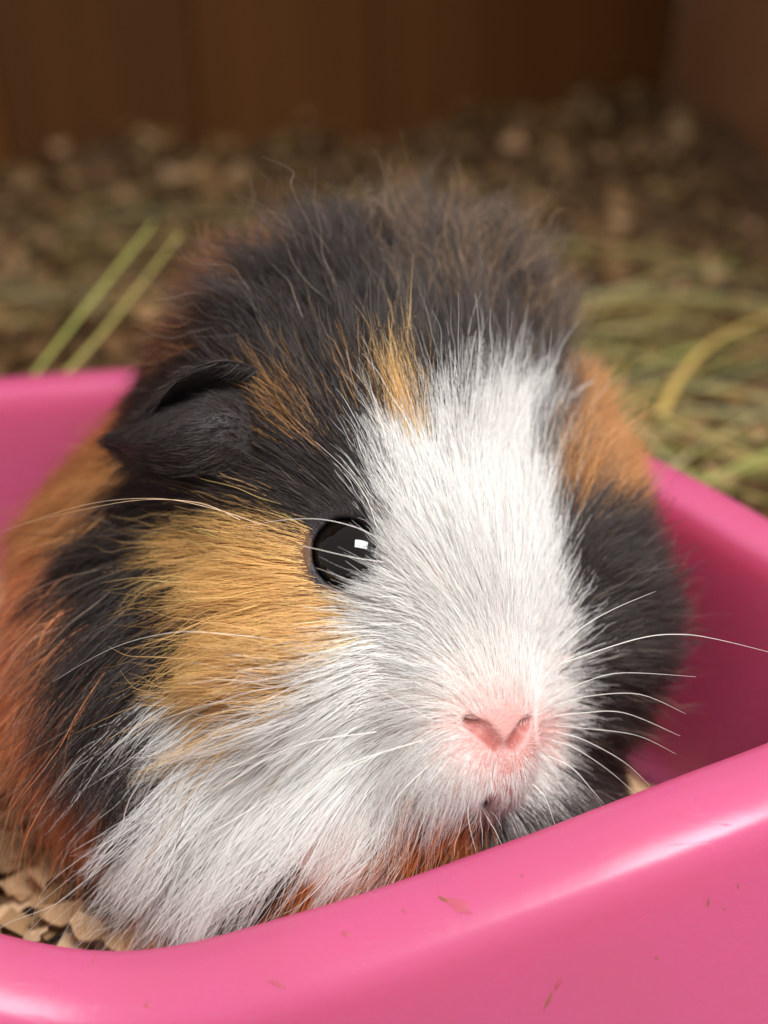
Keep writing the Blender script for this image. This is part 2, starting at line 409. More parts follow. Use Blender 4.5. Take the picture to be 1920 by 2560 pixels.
# ------------------------------------------------------------------ guinea pig: body as a smooth union of ellipsoids
def cam2w(v): return v[0] * RIGHT + v[1] * UP + v[2] * FWD
NOSE = at(1268, 1830, 0.148)
N_ = norm(cam2w(np.array([-.82, .09, -.565])))          # animal's right side
CROWN = at(1110, 890, 0.1665)
C_ = CROWN - NOSE; C_ = norm(C_ - (C_ @ N_) * N_)        # along the face, nose to crown
W_ = norm(np.cross(C_, N_))                              # out of the face
if W_ @ FWD > 0: W_ = -W_
HM = np.stack([C_, W_, N_])                              # rows: head axes
def hp(c, w_, n): return NOSE + (c * C_ + w_ * W_ + n * N_) * 1e-3
EYE_R = 0.0062
EYE_C = tuple(HM @ (at(884, 1398, .1556) - NOSE) * 1e3)

prims = []   # (centre, radii, axes, k)
def H(c, w_, n, rc, rw, rn, k=.006): prims.append((hp(c, w_, n), np.array([rc, rw, rn]) * 1e-3, HM, k))
def Wd(x, y, z, rx, ry, rz, k=.010): prims.append((np.array([x, y, z]), np.array([rx, ry, rz]), np.eye(3), k))
Wd(-.008, .168, .056, .037, .040, .041)
Wd(-.030, .163, .046, .028, .032, .027)
Wd(-.022, .140, .042, .030, .026, .026)
Wd(-.034, .144, .034, .017, .022, .018)
Wd(.010, .138, .040, .024, .022, .024)
Wd(-.024, .118, .022, .006, .010, .005, .004)
Wd(.010, .113, .022, .006, .010, .005, .004)
H(50, -30, 0, 22, 22, 22, .012)
H(43, -14, 0, 18, 15, 16.5, .008)
for s in (1, -1):
    H(22, -19, s * 13, 17, 12, 12, .014)
    H(28, -7, s * 10.5, 10, 6, 5.5, .006)
    H(-1.5, -8.5, s * 3.2, 6.5, 6.5, 5.5, .003)
H(20, -7.5, 0, 16, 9.0, 9.0, .007)
H(5, -9.5, 0, 9.0, 9.3, 8.8, .006)
H(2, -18, 0, 9, 6, 7, .010)
for (c_, r_) in ((at(1415, 1590, .180), (.0115, .012, .016)), (at(1350, 1350, .186), (.012, .013, .015)), (at(1300, 1160, .192), (.012, .012, .012)), (at(1120, 880, .203), (.014, .014, .014)), (at(860, 2090, .163), (.014, .011, .012)), (at(1310, 2090, .173), (.013, .012, .012))):
    prims.append((c_, np.array(r_), np.eye(3), .010))

def ell(P, c, r, A):
    q = (P - c) @ A.T
    k0 = np.linalg.norm(q / r, axis=-1); k1 = np.linalg.norm(q / (r * r), axis=-1) + 1e-9
    return k0 * (k0 - 1) / k1
def smin(a, b_, k):
    h = np.clip(k - np.abs(a - b_), 0, None) / k
    return np.minimum(a, b_) - h * h * k * .25
def capsule(P, a, b_, r):
    ab = b_ - a; t = np.clip(((P - a) @ ab) / (ab @ ab), 0, 1)
    return np.linalg.norm(P - a - t[..., None] * ab, axis=-1) - r
def sdf(P):
    P = P.astype(np.float64); d = None
    for (c, r, A, k) in prims:
        e = ell(P, c, r, A)
        d = e if d is None else smin(d, e, k)
    # carve: eye sockets, nostrils, philtrum, mouth
    for s in (1, -1):
        e = np.linalg.norm(P - hp(EYE_C[0], EYE_C[1], s * EYE_C[2]), axis=-1) - (EYE_R + .0001)
        d = -smin(-d, e, .0012)
        for (a, b_, r) in (((-1.6, -.3, 1.3), (.2, -.3, 3.3), .00105), ((.2, -.3, 3.3), (1.7, -1.5, 5.0), .00075)):
            e = capsule(P, hp(a[0], a[1], s * a[2]), hp(b_[0], b_[1], s * b_[2]), r); d = -smin(-d, e, .0009)
    e = capsule(P, hp(-2.6, -.9, 0), hp(-9.0, -5.5, 0), .00075); d = -smin(-d, e, .0012)
    for s in (1, -1):
        e = capsule(P, hp(-8.4, -6.2, 0), hp(-6.0, -13, s * 5), .0006); d = -smin(-d, e, .0016)
    return d

def surface_nets(lo, hi, h):
    n = np.ceil((hi - lo) / h).astype(int) + 1
    ax = [lo[i] + h * np.arange(n[i]) for i in range(3)]
    G = np.empty(n, np.float32)
    for i in range(n[0]):
        P = np.stack(np.meshgrid(ax[0][i:i + 1], ax[1], ax[2], indexing='ij'), -1)
        G[i] = sdf(P.reshape(-1, 3)).reshape(n[1], n[2])
    S = G < 0
    cnt = np.zeros(n - 1, np.int8)
    for a in (0, 1):
        for b_ in (0, 1):
            for c in (0, 1): cnt += S[a:n[0] - 1 + a, b_:n[1] - 1 + b_, c:n[2] - 1 + c]
    act = (cnt > 0) & (cnt < 8); idx = -np.ones(n - 1, np.int64); cells = np.argwhere(act); idx[act] = np.arange(len(cells))
    acc = np.zeros((len(cells), 3)); num = np.zeros(len(cells))
    cor = [(a, b_, c) for a in (0, 1) for b_ in (0, 1) for c in (0, 1)]
    for p in cor:
        for ax_ in range(3):
            if p[ax_]: continue
            q = list(p); q[ax_] = 1
            ga = G[cells[:, 0] + p[0], cells[:, 1] + p[1], cells[:, 2] + p[2]]; gb = G[cells[:, 0] + q[0], cells[:, 1] + q[1], cells[:, 2] + q[2]]
            cr = (ga < 0) != (gb < 0); t = np.where(cr, ga / (ga - gb + 1e-12), 0)
            pt = np.array(p, float)[None].repeat(len(cells), 0); pt[:, ax_] += t
            acc[cr] += pt[cr]; num[cr] += 1
    Vv = lo + h * (cells + acc / num[:, None])
    quads = []
    for ax_ in range(3):
        sl0 = [slice(None)] * 3; sl1 = [slice(None)] * 3; sl0[ax_] = slice(0, -1); sl1[ax_] = slice(1, None)
        cr = S[tuple(sl0)] != S[tuple(sl1)]; e = np.argwhere(cr); u, v_ = [i for i in range(3) if i != ax_]
        ok = (e[:, u] > 0) & (e[:, v_] > 0) & (e[:, u] < n[u] - 1) & (e[:, v_] < n[v_] - 1); e = e[ok]
        def I(du, dv):
            q = e.copy(); q[:, u] -= du; q[:, v_] -= dv; return idx[q[:, 0], q[:, 1], q[:, 2]]
        Q = np.stack([I(1, 1), I(0, 1), I(0, 0), I(1, 0)], 1)
        ins = S[e[:, 0], e[:, 1], e[:, 2]]; flip = ins if ax_ != 1 else ~ins
        Q[~flip] = Q[~flip][:, ::-1]
        quads.append(Q)
    return Vv, np.concatenate(quads)
def grad(P, h=2e-4):
    g = np.stack([sdf(P + h * e) - sdf(P - h * e) for e in np.eye(3)], -1)
    return norm(g)
BV, BQ = surface_nets(np.array([-.066, .088, .010]), np.array([.052, .220, .115]), .0008)
for _ in range(2):
    BV = BV - grad(BV) * np.clip(sdf(BV), -.0006, .0006)[:, None]
bm = bmesh.new()
bvs = [bm.verts.new(v) for v in BV]
for q in BQ: bm.faces.new([bvs[i] for i in q])
for (c_, r_, cuts) in ((hp(0, -2, 0), .0115, 2), (hp(*EYE_C), .0095, 1), (hp(EYE_C[0], EYE_C[1], -EYE_C[2]), .0095, 1)):
    c_ = Vector(c_); es = [e for e in bm.edges if (e.verts[0].co - c_).length < r_ and (e.verts[1].co - c_).length < r_]
    bmesh.ops.subdivide_edges(bm, edges=es, cuts=cuts, use_grid_fill=True)
bmesh.ops.triangulate(bm, faces=bm.faces[:])
bm.verts.index_update()
BV = np.array([v.co[:] for v in bm.verts]); BQ = np.array([[v.index for v in f.verts] for f in bm.faces]); bm.free()
for _ in range(3):
    BV = BV - grad(BV, 1e-4) * np.clip(sdf(BV), -.0005, .0005)[:, None]
pig = bpy.data.objects.new('guinea_pig', None); COL.objects.link(pig)
pig.location = (-.012, .15, TRAY_BED); PIGI = -Vector(pig.location)
tag(pig, 'black, white and orange long haired guinea pig sitting in the pink tray', 'guinea pig')
def own(o):     # child of the guinea pig, geometry kept in world coordinates
    o.parent = pig; o.matrix_parent_inverse.identity(); o.location = PIGI; return o

# ------------------------------------------------------------------ coat: colours and flow
bvh = BVHTree.FromPolygons([Vector(v) for v in BV], [tuple(q) for q in BQ])
def cast(px, py):
    d = Vector(at(px, py, 1.0) - CAM).normalized()
    loc, nr, i, dist = bvh.ray_cast(Vector(CAM), d)
    return (None, None) if loc is None else (np.array(loc), np.array(nr))
COATS = {
    'K': ((.024, .0165, .0145), .5), 'O': ((.77, .45, .16), .22), 'W': ((.80, .78, .755), .08), 'P': ((.80, .50, .46), .05),
    'B': ((.16, .065, .03), .5), 'T': ((.05, .033, .026), .6), 'G': ((.10, .085, .08), .4), 'F': ((.2, .09, .03), .3), 'R': ((.58, .20, .075), .22), 'L': ((.86, .76, .70), .06)}
COATS['U'] = ((.46, .20, .065), .25)
KEYS = list(COATS)
PATCH = [
    ('B', [(160, 1060), (300, 760), (480, 600), (660, 500), (700, 680), (620, 800), (530, 880), (420, 930), (330, 1000)]),
    ('T', [(880, 420), (1000, 420), (1420, 480), (1400, 880), (1250, 850), (1120, 820), (980, 780), (900, 700)]),
    ('R', [(330, 2320), (400, 2130), (640, 2240), (1000, 2270), (1000, 2500), (330, 2500)]),
    ('R', [(-200, 980), (330, 950), (300, 1180), (225, 1300), (185, 1480), (245, 1800), (350, 2120), (420, 2270), (700, 2350), (700, 2600), (-200, 2600)]),  # orange flank; low down, the tray's pink bounce light is painted in as redder fur
    ('U', [(-200, 1040), (240, 1060), (330, 1180), (250, 1300), (190, 1420), (-200, 1450)]),
    ('W', [(935, 1050), (965, 1010), (1060, 1035), (1120, 1005), (1230, 995), (1300, 985), (1350, 1010), (1375, 1090), (1375, 1200), (1390, 1400), (1450, 1550), (1445, 1720), (1440, 1880),
           (1380, 2010), (1250, 2060), (1150, 2040), (1040, 2030), (1000, 2140), (930, 2270), (780, 2250), (640, 2190), (500, 2080), (420, 1950), (390, 1800), (450, 1720), (560, 1790), (700, 1720), (830, 1560), (860, 1490), (945, 1440), (945, 1350), (930, 1200)]),
    ('O', [(775, 1330), (680, 1315), (520, 1320), (420, 1370), (400, 1440), (520, 1500), (480, 1620), (510, 1720), (560, 1830), (640, 1830), (730, 1720), (850, 1560), (865, 1490), (780, 1450)]),
    ('O', [(955, 950), (1000, 935), (1060, 945), (1060, 1000), (1035, 1050), (1000, 1085), (970, 1050)]),
    ('F', [(650, 960), (760, 950), (810, 1040), (770, 1140), (700, 1110)]),
    ('F', [(885, 930), (930, 930), (935, 1040), (895, 1040)]),
    ('U', [(1385, 1050), (1430, 980), (1620, 1000), (1640, 1290), (1500, 1270), (1395, 1240)]),
    ('G', [(1300, 1060), (1365, 1040), (1375, 1190), (1340, 1180)]),
    ('R', [(1000, 2035), (1190, 2050), (1190, 2150), (980, 2180)]),  # throat: red light bounced off the tray, painted into pale fur
    ('G', [(1190, 2060), (1300, 2060), (1560, 2000), (1560, 2200), (1190, 2300)]),
    ('P', [(1168, 1800), (1215, 1765), (1270, 1790), (1395, 1765), (1400, 1830), (1350, 1880), (1290, 1905), (1280, 1960), (1255, 1960), (1262, 1905), (1200, 1880), (1172, 1850)]),
]
def inside(poly, x, y):
    c = False; n = len(poly); j = n - 1
    for i in range(n):
        xi, yi = poly[i]; xj, yj = poly[j]
        if (yi > y) != (yj > y) and x < (xj - xi) * (y - yi) / (yj - yi) + xi: c = not c
        j = i
    return c
seedP = []; seedK = []
for py in range(380, 2560, 14):
    for px in range(-140, 1800, 14):
        p, nr = cast(px, py)
        if p is None: continue
        lab = 'K'
        for (k, poly) in PATCH:
            if inside(poly, px, py): lab = k
        seedP.append(p); seedK.append(KEYS.index(lab))
# markings on the sides this camera does not see: black saddle, ginger rump
for p_, k_ in (((.03, .165, .05), 'K'), ((.028, .18, .07), 'K'), ((.02, .195, .05), 'O'), ((-.03, .20, .06), 'O'), ((-.012, .206, .05), 'O'), ((-.05, .17, .05), 'R'), ((-.012, .175, .09), 'K'), ((.03, .15, .03), 'G')):
    seedP.append(np.array(p_)); seedK.append(KEYS.index(k_))
seedP = np.array(seedP); seedK = np.array(seedK)
kd = KDTree(len(seedP))
for i, p in enumerate(seedP): kd.insert(Vector(p), i)
kd.balance()

# flow control: px, py, image direction, length mm, lift 0..1, frizz, droop
FLOW = [
 (1268, 1800, 0, -1, 1.2, .35, .05, 0), (1268, 1760, 0, -1, 3.2, .3, .05, 0), (1268, 1690, -.05, -1, 5, .25, .05, 0), (1330, 1760, .5, -1, 2.6, .3, .05, 0), (1200, 1760, -.5, -1, 2.6, .3, .05, 0),
 (1270, 1600, -.05, -1, 5.5, .22, .08, 0), (1180, 1600, -.35, -1, 5.5, .22, .08, 0), (1360, 1600, .2, -1, 5, .22, .08, 0),
 (1250, 1450, -.05, -1, 7, .2, .08, 0), (1130, 1470, -.5, -.9, 7, .2, .08, 0), (1000, 1480, -.85, -.5, 8, .2, .08, 0), (1360, 1430, .12, -1, 8, .2, .08, 0),
 (1180, 1300, -.12, -1, 9, .2, .08, 0), (1020, 1300, -.3, -1, 8, .15, .08, 0), (1330, 1300, .1, -1, 9, .22, .08, 0),
 (1150, 1100, -.05, -1, 11, .25, .1, 0), (1000, 1100, -.12, -1, 10, .2, .1, 0), (1320, 1100, .12, -1, 11, .3, .1, 0),
 (1110, 920, -.02, -1, 11, .4, .12, 0), (1000, 920, -.1, -1, 11, .35, .12, 0), (1250, 900, .1, -1, 11, .45, .12, 0), (1350, 930, .3, -1, 10, .45, .1, 0),
 (960, 1560, -1, -.1, 9, .18, .08, 0), (1080, 1640, -.9, -.35, 5.5, .2, .08, 0), (1100, 1760, -1, .05, 4.5, .25, .1, 0), (1000, 1720, -1, .15, 7.5, .22, .1, 0), (1160, 1880, -.8, .5, 4, .3, .1, .1),
 (900, 1720, -.95, .3, 12, .2, .12, .1), (830, 1620, -1, .12, 12, .2, .1, 0), (760, 1500, -1, .1, 11, .18, .1, 0), (850, 1850, -.8, .6, 20, .25, .15, .1), (700, 1750, -.85, .5, 23, .25, .15, .1),
 (720, 1930, -.75, .65, 29, .3, .2, .1), (850, 2020, -.6, .8, 27, .3, .2, .15), (950, 1920, -.6, .8, 15, .28, .15, .2), (1060, 1930, -.5, .85, 9, .3, .12, .2), (1020, 2020, -.4, .9, 18, .3, .2, .3),
 (600, 2050, -.65, .75, 27, .3, .2, .15), (800, 2180, -.45, .9, 22, .3, .2, .2),
 (1250, 1990, -.05, 1, 1.8, .3, .08, .1), (1180, 1970, -.4, 1, 2.8, .3, .1, .1), (1340, 1960, .4, 1, 2.4, .3, .1, .1), (1310, 1920, .5, .8, 1.9, .3, .08, 0), (1210, 1920, -.6, .8, 2.1, .3, .08, 0),
 (600, 1400, -1, .02, 15, .2, .12, 0), (500, 1420, -1, .25, 18, .22, .15, .1), (650, 1560, -.9, .4, 16, .22, .12, .1), (560, 1650, -.75, .65, 18, .25, .15, .15), (700, 1330, -1, -.1, 12, .15, .08, 0),
 (480, 1550, -.75, .6, 20, .25, .15, .2), (450, 1750, -.6, .8, 20, .25, .15, .2),
 (820, 1290, -1, -.25, 9, .12, .06, 0), (700, 1240, -.95, -.25, 14, .15, .06, 0), (600, 1230, -.95, -.05, 18, .18, .08, 0), (850, 1180, -.75, -.65, 12, .12, .08, 0), (900, 1280, -.4, -.9, 8, .1, .06, 0),
 (800, 1060, -.5, -.9, 12, .22, .12, 0), (720, 1000, -.5, -.9, 13, .28, .18, 0), (880, 950, -.15, -1, 13, .3, .15, 0), (850, 800, -.2, -1, 17, .55, .6, 0), (650, 820, -.7, -.7, 17, .5, .55, 0),
 (750, 680, -.5, -.9, 19, .65, .8, 0), (560, 720, -.8, -.5, 18, .6, .7, 0), (1000, 720, .05, -1, 19, .75, .8, 0), (1200, 760, .2, -1, 18, .75, .8, 0), (1000, 640, .1, -1, 20, .8, .9, 0), (850, 640, -.2, -1, 20, .75, .9, 0),
 (420, 850, -1, -.2, 17, .4, .4, 0), (300, 1000, -1, .1, 16, .35, .3, .1), (330, 1300, -.95, .3, 18, .3, .25, .2), (250, 1600, -.5, .9, 18, .3, .25, .3), (200, 1400, -.7, .7, 17, .3, .25, .3), (280, 1900, -.3, 1, 16, .3, .25, .3), (400, 2150, -.2, 1, 14, .3, .25, .2),
 (1440, 1500, .9, -.35, 8, .35, .15, 0), (1440, 1650, 1, -.1, 5, .3, .12, 0), (1420, 1780, 1, .05, 3.6, .3, .12, 0), (1400, 1880, .8, .5, 3.6, .3, .12, .1),
 (1500, 1400, .8, -.5, 12, .45, .25, 0), (1560, 1550, 1, -.05, 13, .4, .25, .05), (1520, 1700, 1, .2, 13, .4, .25, .1), (1480, 1850, .8, .6, 13, .4, .25, .15), (1440, 1250, .5, -.9, 12, .4, .2, 0), (1380, 2050, .5, .9, 12, .4, .2, .2), (1200, 2120, 0, 1, 12, .4, .2, .2),
 (1080, 2120, -.1, 1, 12, .4, .2, .2), (1400, 1170, .7, -.7, 12, .4, .12, 0), (1420, 1100, .6, -.8, 11, .4, .12, 0), (1460, 1180, .9, -.4, 11, .4, .12, 0),
 (560, 1040, -1, .05, 4, .15, .08, 0), (480, 1080, -1, .1, 5, .15, .08, 0), (430, 1010, -1, -.1, 5, .2, .1, 0), (600, 1120, -1, -.1, 6, .12, .06, 0), (360, 1080, -1, .1, 7, .2, .1, 0), (520, 960, -.9, -.4, 6, .3, .2, 0), (620, 960, -.8, -.6, 8, .3, .15, 0)]
fp = []; ft = []; fl = []
for (px, py, dx, dy, L, lf, fz, dr) in FLOW:
    p, nr = cast(px, py)
    if p is None: print('flow miss', px, py); continue
    v = dx * RIGHT - dy * UP; v = norm(v - (v @ nr) * nr)
    fp.append(p); ft.append(v); fl.append((L, lf, fz, dr))
for (p, v, q) in [((.030, .165, .055), (.5, .6, .3), (16, .4, .4, .1)), ((.0, .203, .06), (.2, .9, .1), (16, .4, .4, .1)), ((-.03, .20, .06), (-.3, .9, .1), (16, .4, .4, .1)), ((-.054, .165, .05), (-.3, .7, -.3), (16, .35, .3, .2)),
                  ((.028, .15, .035), (.6, .3, -.5), (14, .4, .3, .2)), ((-.012, .175, .09), (0, .7, .7), (16, .6, .5, .05))]:
    fp.append(np.array(p)); ft.append(norm(np.array(v, float))); fl.append(q)
fp = np.array(fp); ft = np.array(ft); fl = np.array(fl)
def flow(P, Nn):
    T = np.empty_like(P); Q = np.empty((len(P), 4))
    for a in range(0, len(P), 20000):
        d2 = ((P[a:a + 20000, None] - fp[None]) ** 2).sum(-1)
        s = np.clip(np.sqrt(np.sort(d2, 1)[:, 2:3]) * .6, .0018, .012)
        wt = np.exp(-(d2 - d2.min(1, keepdims=True)) / (2 * s * s)); wt /= wt.sum(1, keepdims=True)
        T[a:a + 20000] = wt @ ft; Q[a:a + 20000] = wt @ fl
    T = T - (T * Nn).sum(1, keepdims=True) * Nn
    return norm(T), Q

EYES = [hp(EYE_C[0], EYE_C[1], s * EYE_C[2]) for s in (1, -1)]
EYE_AX = [norm(s * N_ * .86 + W_ * .46 + C_ * .05) for s in (1, -1)]
BQt = BQ
def sample(Vv, Tt, n, dens):
    a, b_, c = Vv[Tt[:, 0]], Vv[Tt[:, 1]], Vv[Tt[:, 2]]
    ar = np.linalg.norm(np.cross(b_ - a, c - a), axis=1) * .5 * dens((a + b_ + c) / 3)
    cs = np.cumsum(ar); i = np.searchsorted(cs, rng.random(n) * cs[-1]).clip(0, len(Tt) - 1)
    u, v_ = rng.random(n), rng.random(n); s = u + v_ > 1; u[s] = 1 - u[s]; v_[s] = 1 - v_[s]
    return a[i] + u[:, None] * (b_[i] - a[i]) + v_[:, None] * (c[i] - a[i]), i

def vnoise(P, s, seed):
    r = np.random.default_rng(seed); out = np.zeros(len(P))
    for k in range(6):
        d = norm(r.normal(size=3)) * s * (0.6 + 0.25 * k); out += np.sin(P @ d * 6.283 + r.random() * 6.28) / (1 + .3 * k)
    return out / 3.2

def coat_colour(P, jitter):
    Pj = P + rng.normal(size=P.shape) * jitter
    k = np.array([seedK[kd.find(Vector(p))[1]] for p in Pj])
    n = len(P); c = np.array([COATS[x][0] for x in KEYS])[k]; var = np.array([COATS[x][1] for x in KEYS])[k]
    f = KEYS.index('F'); r = rng.random(n)
    sel = k == f; c[sel] = np.where((r[sel] < .66)[:, None], COATS['K'][0], (.52, .24, .07))
    sel = (k == KEYS.index('B')); c[sel] = np.where((r[sel] < .5)[:, None], (.035, .02, .016), (.26, .10, .035))
    sel = (k == KEYS.index('T')); c[sel] = np.where((r[sel] < .68)[:, None], (.025, .02, .02), (.26, .15, .08))
    c = c * np.exp(rng.normal(size=(n, 1)) * var[:, None])
    return np.clip(c, 0.004, .93), k

def hair_object(name, P, rad, col):
    n, K, _ = P.shape
    hc = bpy.data.hair_curves.new(name); hc.add_curves([K] * n)
    hc.attributes['position'].data.foreach_set('vector', (P.reshape(-1, 3)).astype(np.float32).ravel())
    ra = hc.attributes.get('radius') or hc.attributes.new('radius', 'FLOAT', 'POINT')
    ra.data.foreach_set('value', rad.astype(np.float32).ravel())
    ca = hc.attributes.new('tint', 'FLOAT_COLOR', 'CURVE')
    ca.data.foreach_set('color', np.concatenate([col, np.ones((n, 1))], 1).astype(np.float32).ravel())
    o = bpy.data.objects.new(name, hc); COL.objects.link(o)
    return o

def hair_mat(name, rough=.32, radial=.45, fibre=.35):
    m = bpy.data.materials.new(name); m.use_nodes = True; nt = m.node_tree; nt.nodes.clear()
    out = node(nt, 'ShaderNodeOutputMaterial'); h = node(nt, 'ShaderNodeBsdfHairPrincipled')
    h.model = 'CHIANG'; h.parametrization = 'COLOR'
    a = node(nt, 'ShaderNodeAttribute'); a.attribute_name = 'tint'
    nt.links.new(a.outputs['Color'], h.inputs['Color'])
    h.inputs['Roughness'].default_value = rough; h.inputs['Radial Roughness'].default_value = radial
    h.inputs['Random Roughness'].default_value = .2
    # soft, densely packed strands: mostly diffuse keratin, partly fibre scattering
    b = node(nt, 'ShaderNodeBsdfPrincipled'); b.inputs['Roughness'].default_value = .45; b.inputs['Specular IOR Level'].default_value = .28
    nt.links.new(a.outputs['Color'], b.inputs['Base Color'])
    mx = node(nt, 'ShaderNodeMixShader'); mx.inputs[0].default_value = fibre
    nt.links.new(b.outputs[0], mx.inputs[1]); nt.links.new(h.outputs[0], mx.inputs[2]); nt.links.new(mx.outputs[0], out.inputs[0])
    return m
M_FUR = hair_mat('fur_strands')

def grow(root, Nn, T, L, lift, frizz, droop, K=7, clump=.55, clump_n=22, rad=(4.5e-5, 1e-5), lvar=.16):
    n = len(root); t = np.linspace(0, 1, K)[None, :, None]
    side = np.cross(Nn, T)
    th = (frizz * 2.2 * vnoise(root, 75, 11) + frizz * 1.3 * vnoise(root, 170, 12))[:, None]
    T = T * np.cos(th) + side * np.sin(th); side = np.cross(Nn, T)
    lf = np.clip(lift * (1 + frizz * .9 * vnoise(root, 130, 13)) * np.exp(rng.normal(size=n) * .3), .04, .95)[:, None]
    T2 = norm(T + side * rng.normal(size=(n, 1)) * (.09 + .45 * frizz[:, None]))
    d0 = norm(Nn * lf + T2 * (1 - lf)); d1 = norm(Nn * lf * .35 + T2 * (1 - lf * .5) + np.array([0, 0, -1]) * droop[:, None])
    Ls = (L * np.clip(np.exp(rng.normal(size=n) * lvar), .4, 1.4))[:, None, None]
    P = root[:, None] + Ls * (t * d0[:, None] + t * t * .5 * (d1 - d0)[:, None])
    # clumps in two sizes
    for cn, cs, pw in ((clump_n * 5, clump * .45, 1.6), (clump_n, clump, 1.3)):
        m = max(1, n // cn); ci = rng.choice(n, m, replace=False)
        kk = KDTree(m)
        for j, i in enumerate(ci): kk.insert(Vector(root[i]), j)
        kk.balance(); near = ci[np.array([kk.find(Vector(p))[1] for p in root])]
        cl = cs * np.clip(1 + .5 * rng.normal(size=n), 0, 1.6)[:, None, None] * t ** pw
        cl = cl * np.clip(L / .014, .3, 1.15)[:, None, None]
        if cn > clump_n: cl = cl * (1 + 1.1 * frizz)[:, None, None]
        P = P + (P[near] - P) * np.clip(cl, 0, .93)
    for fq in (1.1, 2.3):
        ph = rng.random((n, 1, 1)) * 6.28; ph2 = rng.random((n, 1, 1)) * 6.28
        amp = (frizz[:, None, None] * .12 + .012) * Ls / fq * t
        P = P + amp * (np.sin(t * fq * 6.28 + ph) * side[:, None] + np.sin(t * fq * 6.28 + ph2) * Nn[:, None] * .8)
    P[:, 0] = root
    R = rad[0] * (1 - t[..., 0] ** 1.5) + rad[1] * t[..., 0] ** 1.5
    R = np.broadcast_to(R, (n, K)) * np.exp(rng.normal(size=(n, 1)) * .25)
    return P, R

def density(C):
    q = C - CAM; vis = np.where((grad(C) * norm(q)).sum(1) < .35, 1.0, .35)
    return vis * np.where(C[:, 2] < .022, .3, 1)
def coat_layer(n, lenf, clump, clump_n, rad, lvar, frizzf=1.0, probe_f=.38, bright=1.0):
    root, ti = sample(BV, BQt, n, density)
    Nn = grad(root); keep = np.ones(n, bool)
    for e in EYES: keep &= np.linalg.norm(root - e, axis=1) > EYE_R * 1.04
    hq = (root - NOSE) @ HM.T * 1e3
    root, Nn, hq = root[keep], Nn[keep], hq[keep]
    T, Q = flow(root, Nn); L = Q[:, 0] * 1e-3 * lenf
    for e in EYES:                                # short lids round the eye
        d = np.linalg.norm(root - e, axis=1); f = np.clip((d - EYE_R * 1.0) / .005, 0, 1); L *= .30 + .70 * f
    pr = root + T * (L * probe_f)[:, None]
    pr = pr + .0020 * np.stack([vnoise(root, 220, 21), vnoise(root, 220, 22), vnoise(root, 220, 23)], 1)
    col, k = coat_colour(pr, .0016)
    # bare nose: hair fades out over the pad
    nd = np.linalg.norm((hq - [.4, -.4, 0]) / [2.4, 3.6, 5.2], axis=1)
    keep = rng.random(len(root)) < np.clip((nd - .75) / .5, .03, 1)
    L = L * np.clip(.25 + (nd - .8) * .75, .2, 1)
    cleft = (hq[:, 0] < -1.5) & (hq[:, 0] > -11); L = np.where(cleft, L * np.clip(.2 + np.abs(hq[:, 2]) / 2.2, .2, 1), L)
    L = L * (1 + .22 * vnoise(root, 70, 5))
    if lenf > 1.1: L = L * (1 - .3 * np.clip((Q[:, 2] - .4) / .4, 0, 1))
    root, Nn, T, Q, L, col, nd = root[keep], Nn[keep], T[keep], Q[keep], L[keep], col[keep], nd[keep]
    P, R = grow(root, Nn, T, L, Q[:, 1] * (1 + .3 * vnoise(root, 90, 3)), Q[:, 2] * frizzf, Q[:, 3], 7, clump, clump_n, rad, lvar)
    keep = np.ones(len(P), bool)                  # the lids keep hair off the eyeball
    for e, ax_ in zip(EYES, EYE_AX):
        v = P - e; d = np.linalg.norm(v, axis=-1)
        over = ((d < EYE_R * 1.22) & ((v @ ax_) / d > .64)).any(1) | (d < EYE_R * 1.02).any(1)
        keep &= ~over | (rng.random(len(P)) < .015)
    tip = P[:, -1]                                # nothing grows through the tray wall
    for a in range(0, len(P), 20000):
        q = P[a:a + 20000][:, 3:].reshape(-1, 3)
        for c0 in range(0, len(q), 20000):
            qq = q[c0:c0 + 20000]; low = qq[:, 2] < .070
            ii = ((qq[:, None, :2] - rim[None, ::3, :2]) ** 2).sum(-1).argmin(1) * 3
            out_ = ((qq[:, :2] - rim[ii, :2]) * outw[ii]).sum(1) > -.0015
            bad = np.nonzero(low & out_ & (qq[:, 2] < rim[ii, 2] + .008))[0]
            keep[a + (c0 + bad) // (P.shape[1] - 3)] = False
    P, R, col, nd = P[keep], R[keep], col[keep], nd[keep]
    R = R * np.clip(.45 + .11 * (nd - .8), .45, 1)[:, None]
    if bright > 1:                                # pale flyaway guard hairs among the dark ones
        sel = (col.max(1) < .06) & (rng.random(len(col)) < .3); col[sel] = np.array([.17, .12, .09]) * np.exp(rng.normal(size=(sel.sum(), 1)) * .4)
    return P, R, np.clip(col, 0, .94)
A = coat_layer(205000, .95, .70, 22, (4.1e-5, .8e-5), .20)
B = coat_layer(16000, 1.35, .25, 9, (4.6e-5, .8e-5), .28, 1.2, .26, 1.1)
P, R, col = (np.concatenate(q) for q in zip(A, B))
fur = hair_object('fur', P, R, col); fur.data.materials.append(M_FUR); own(fur)
fur['label'] = 'long soft coat in black, white and orange patches'

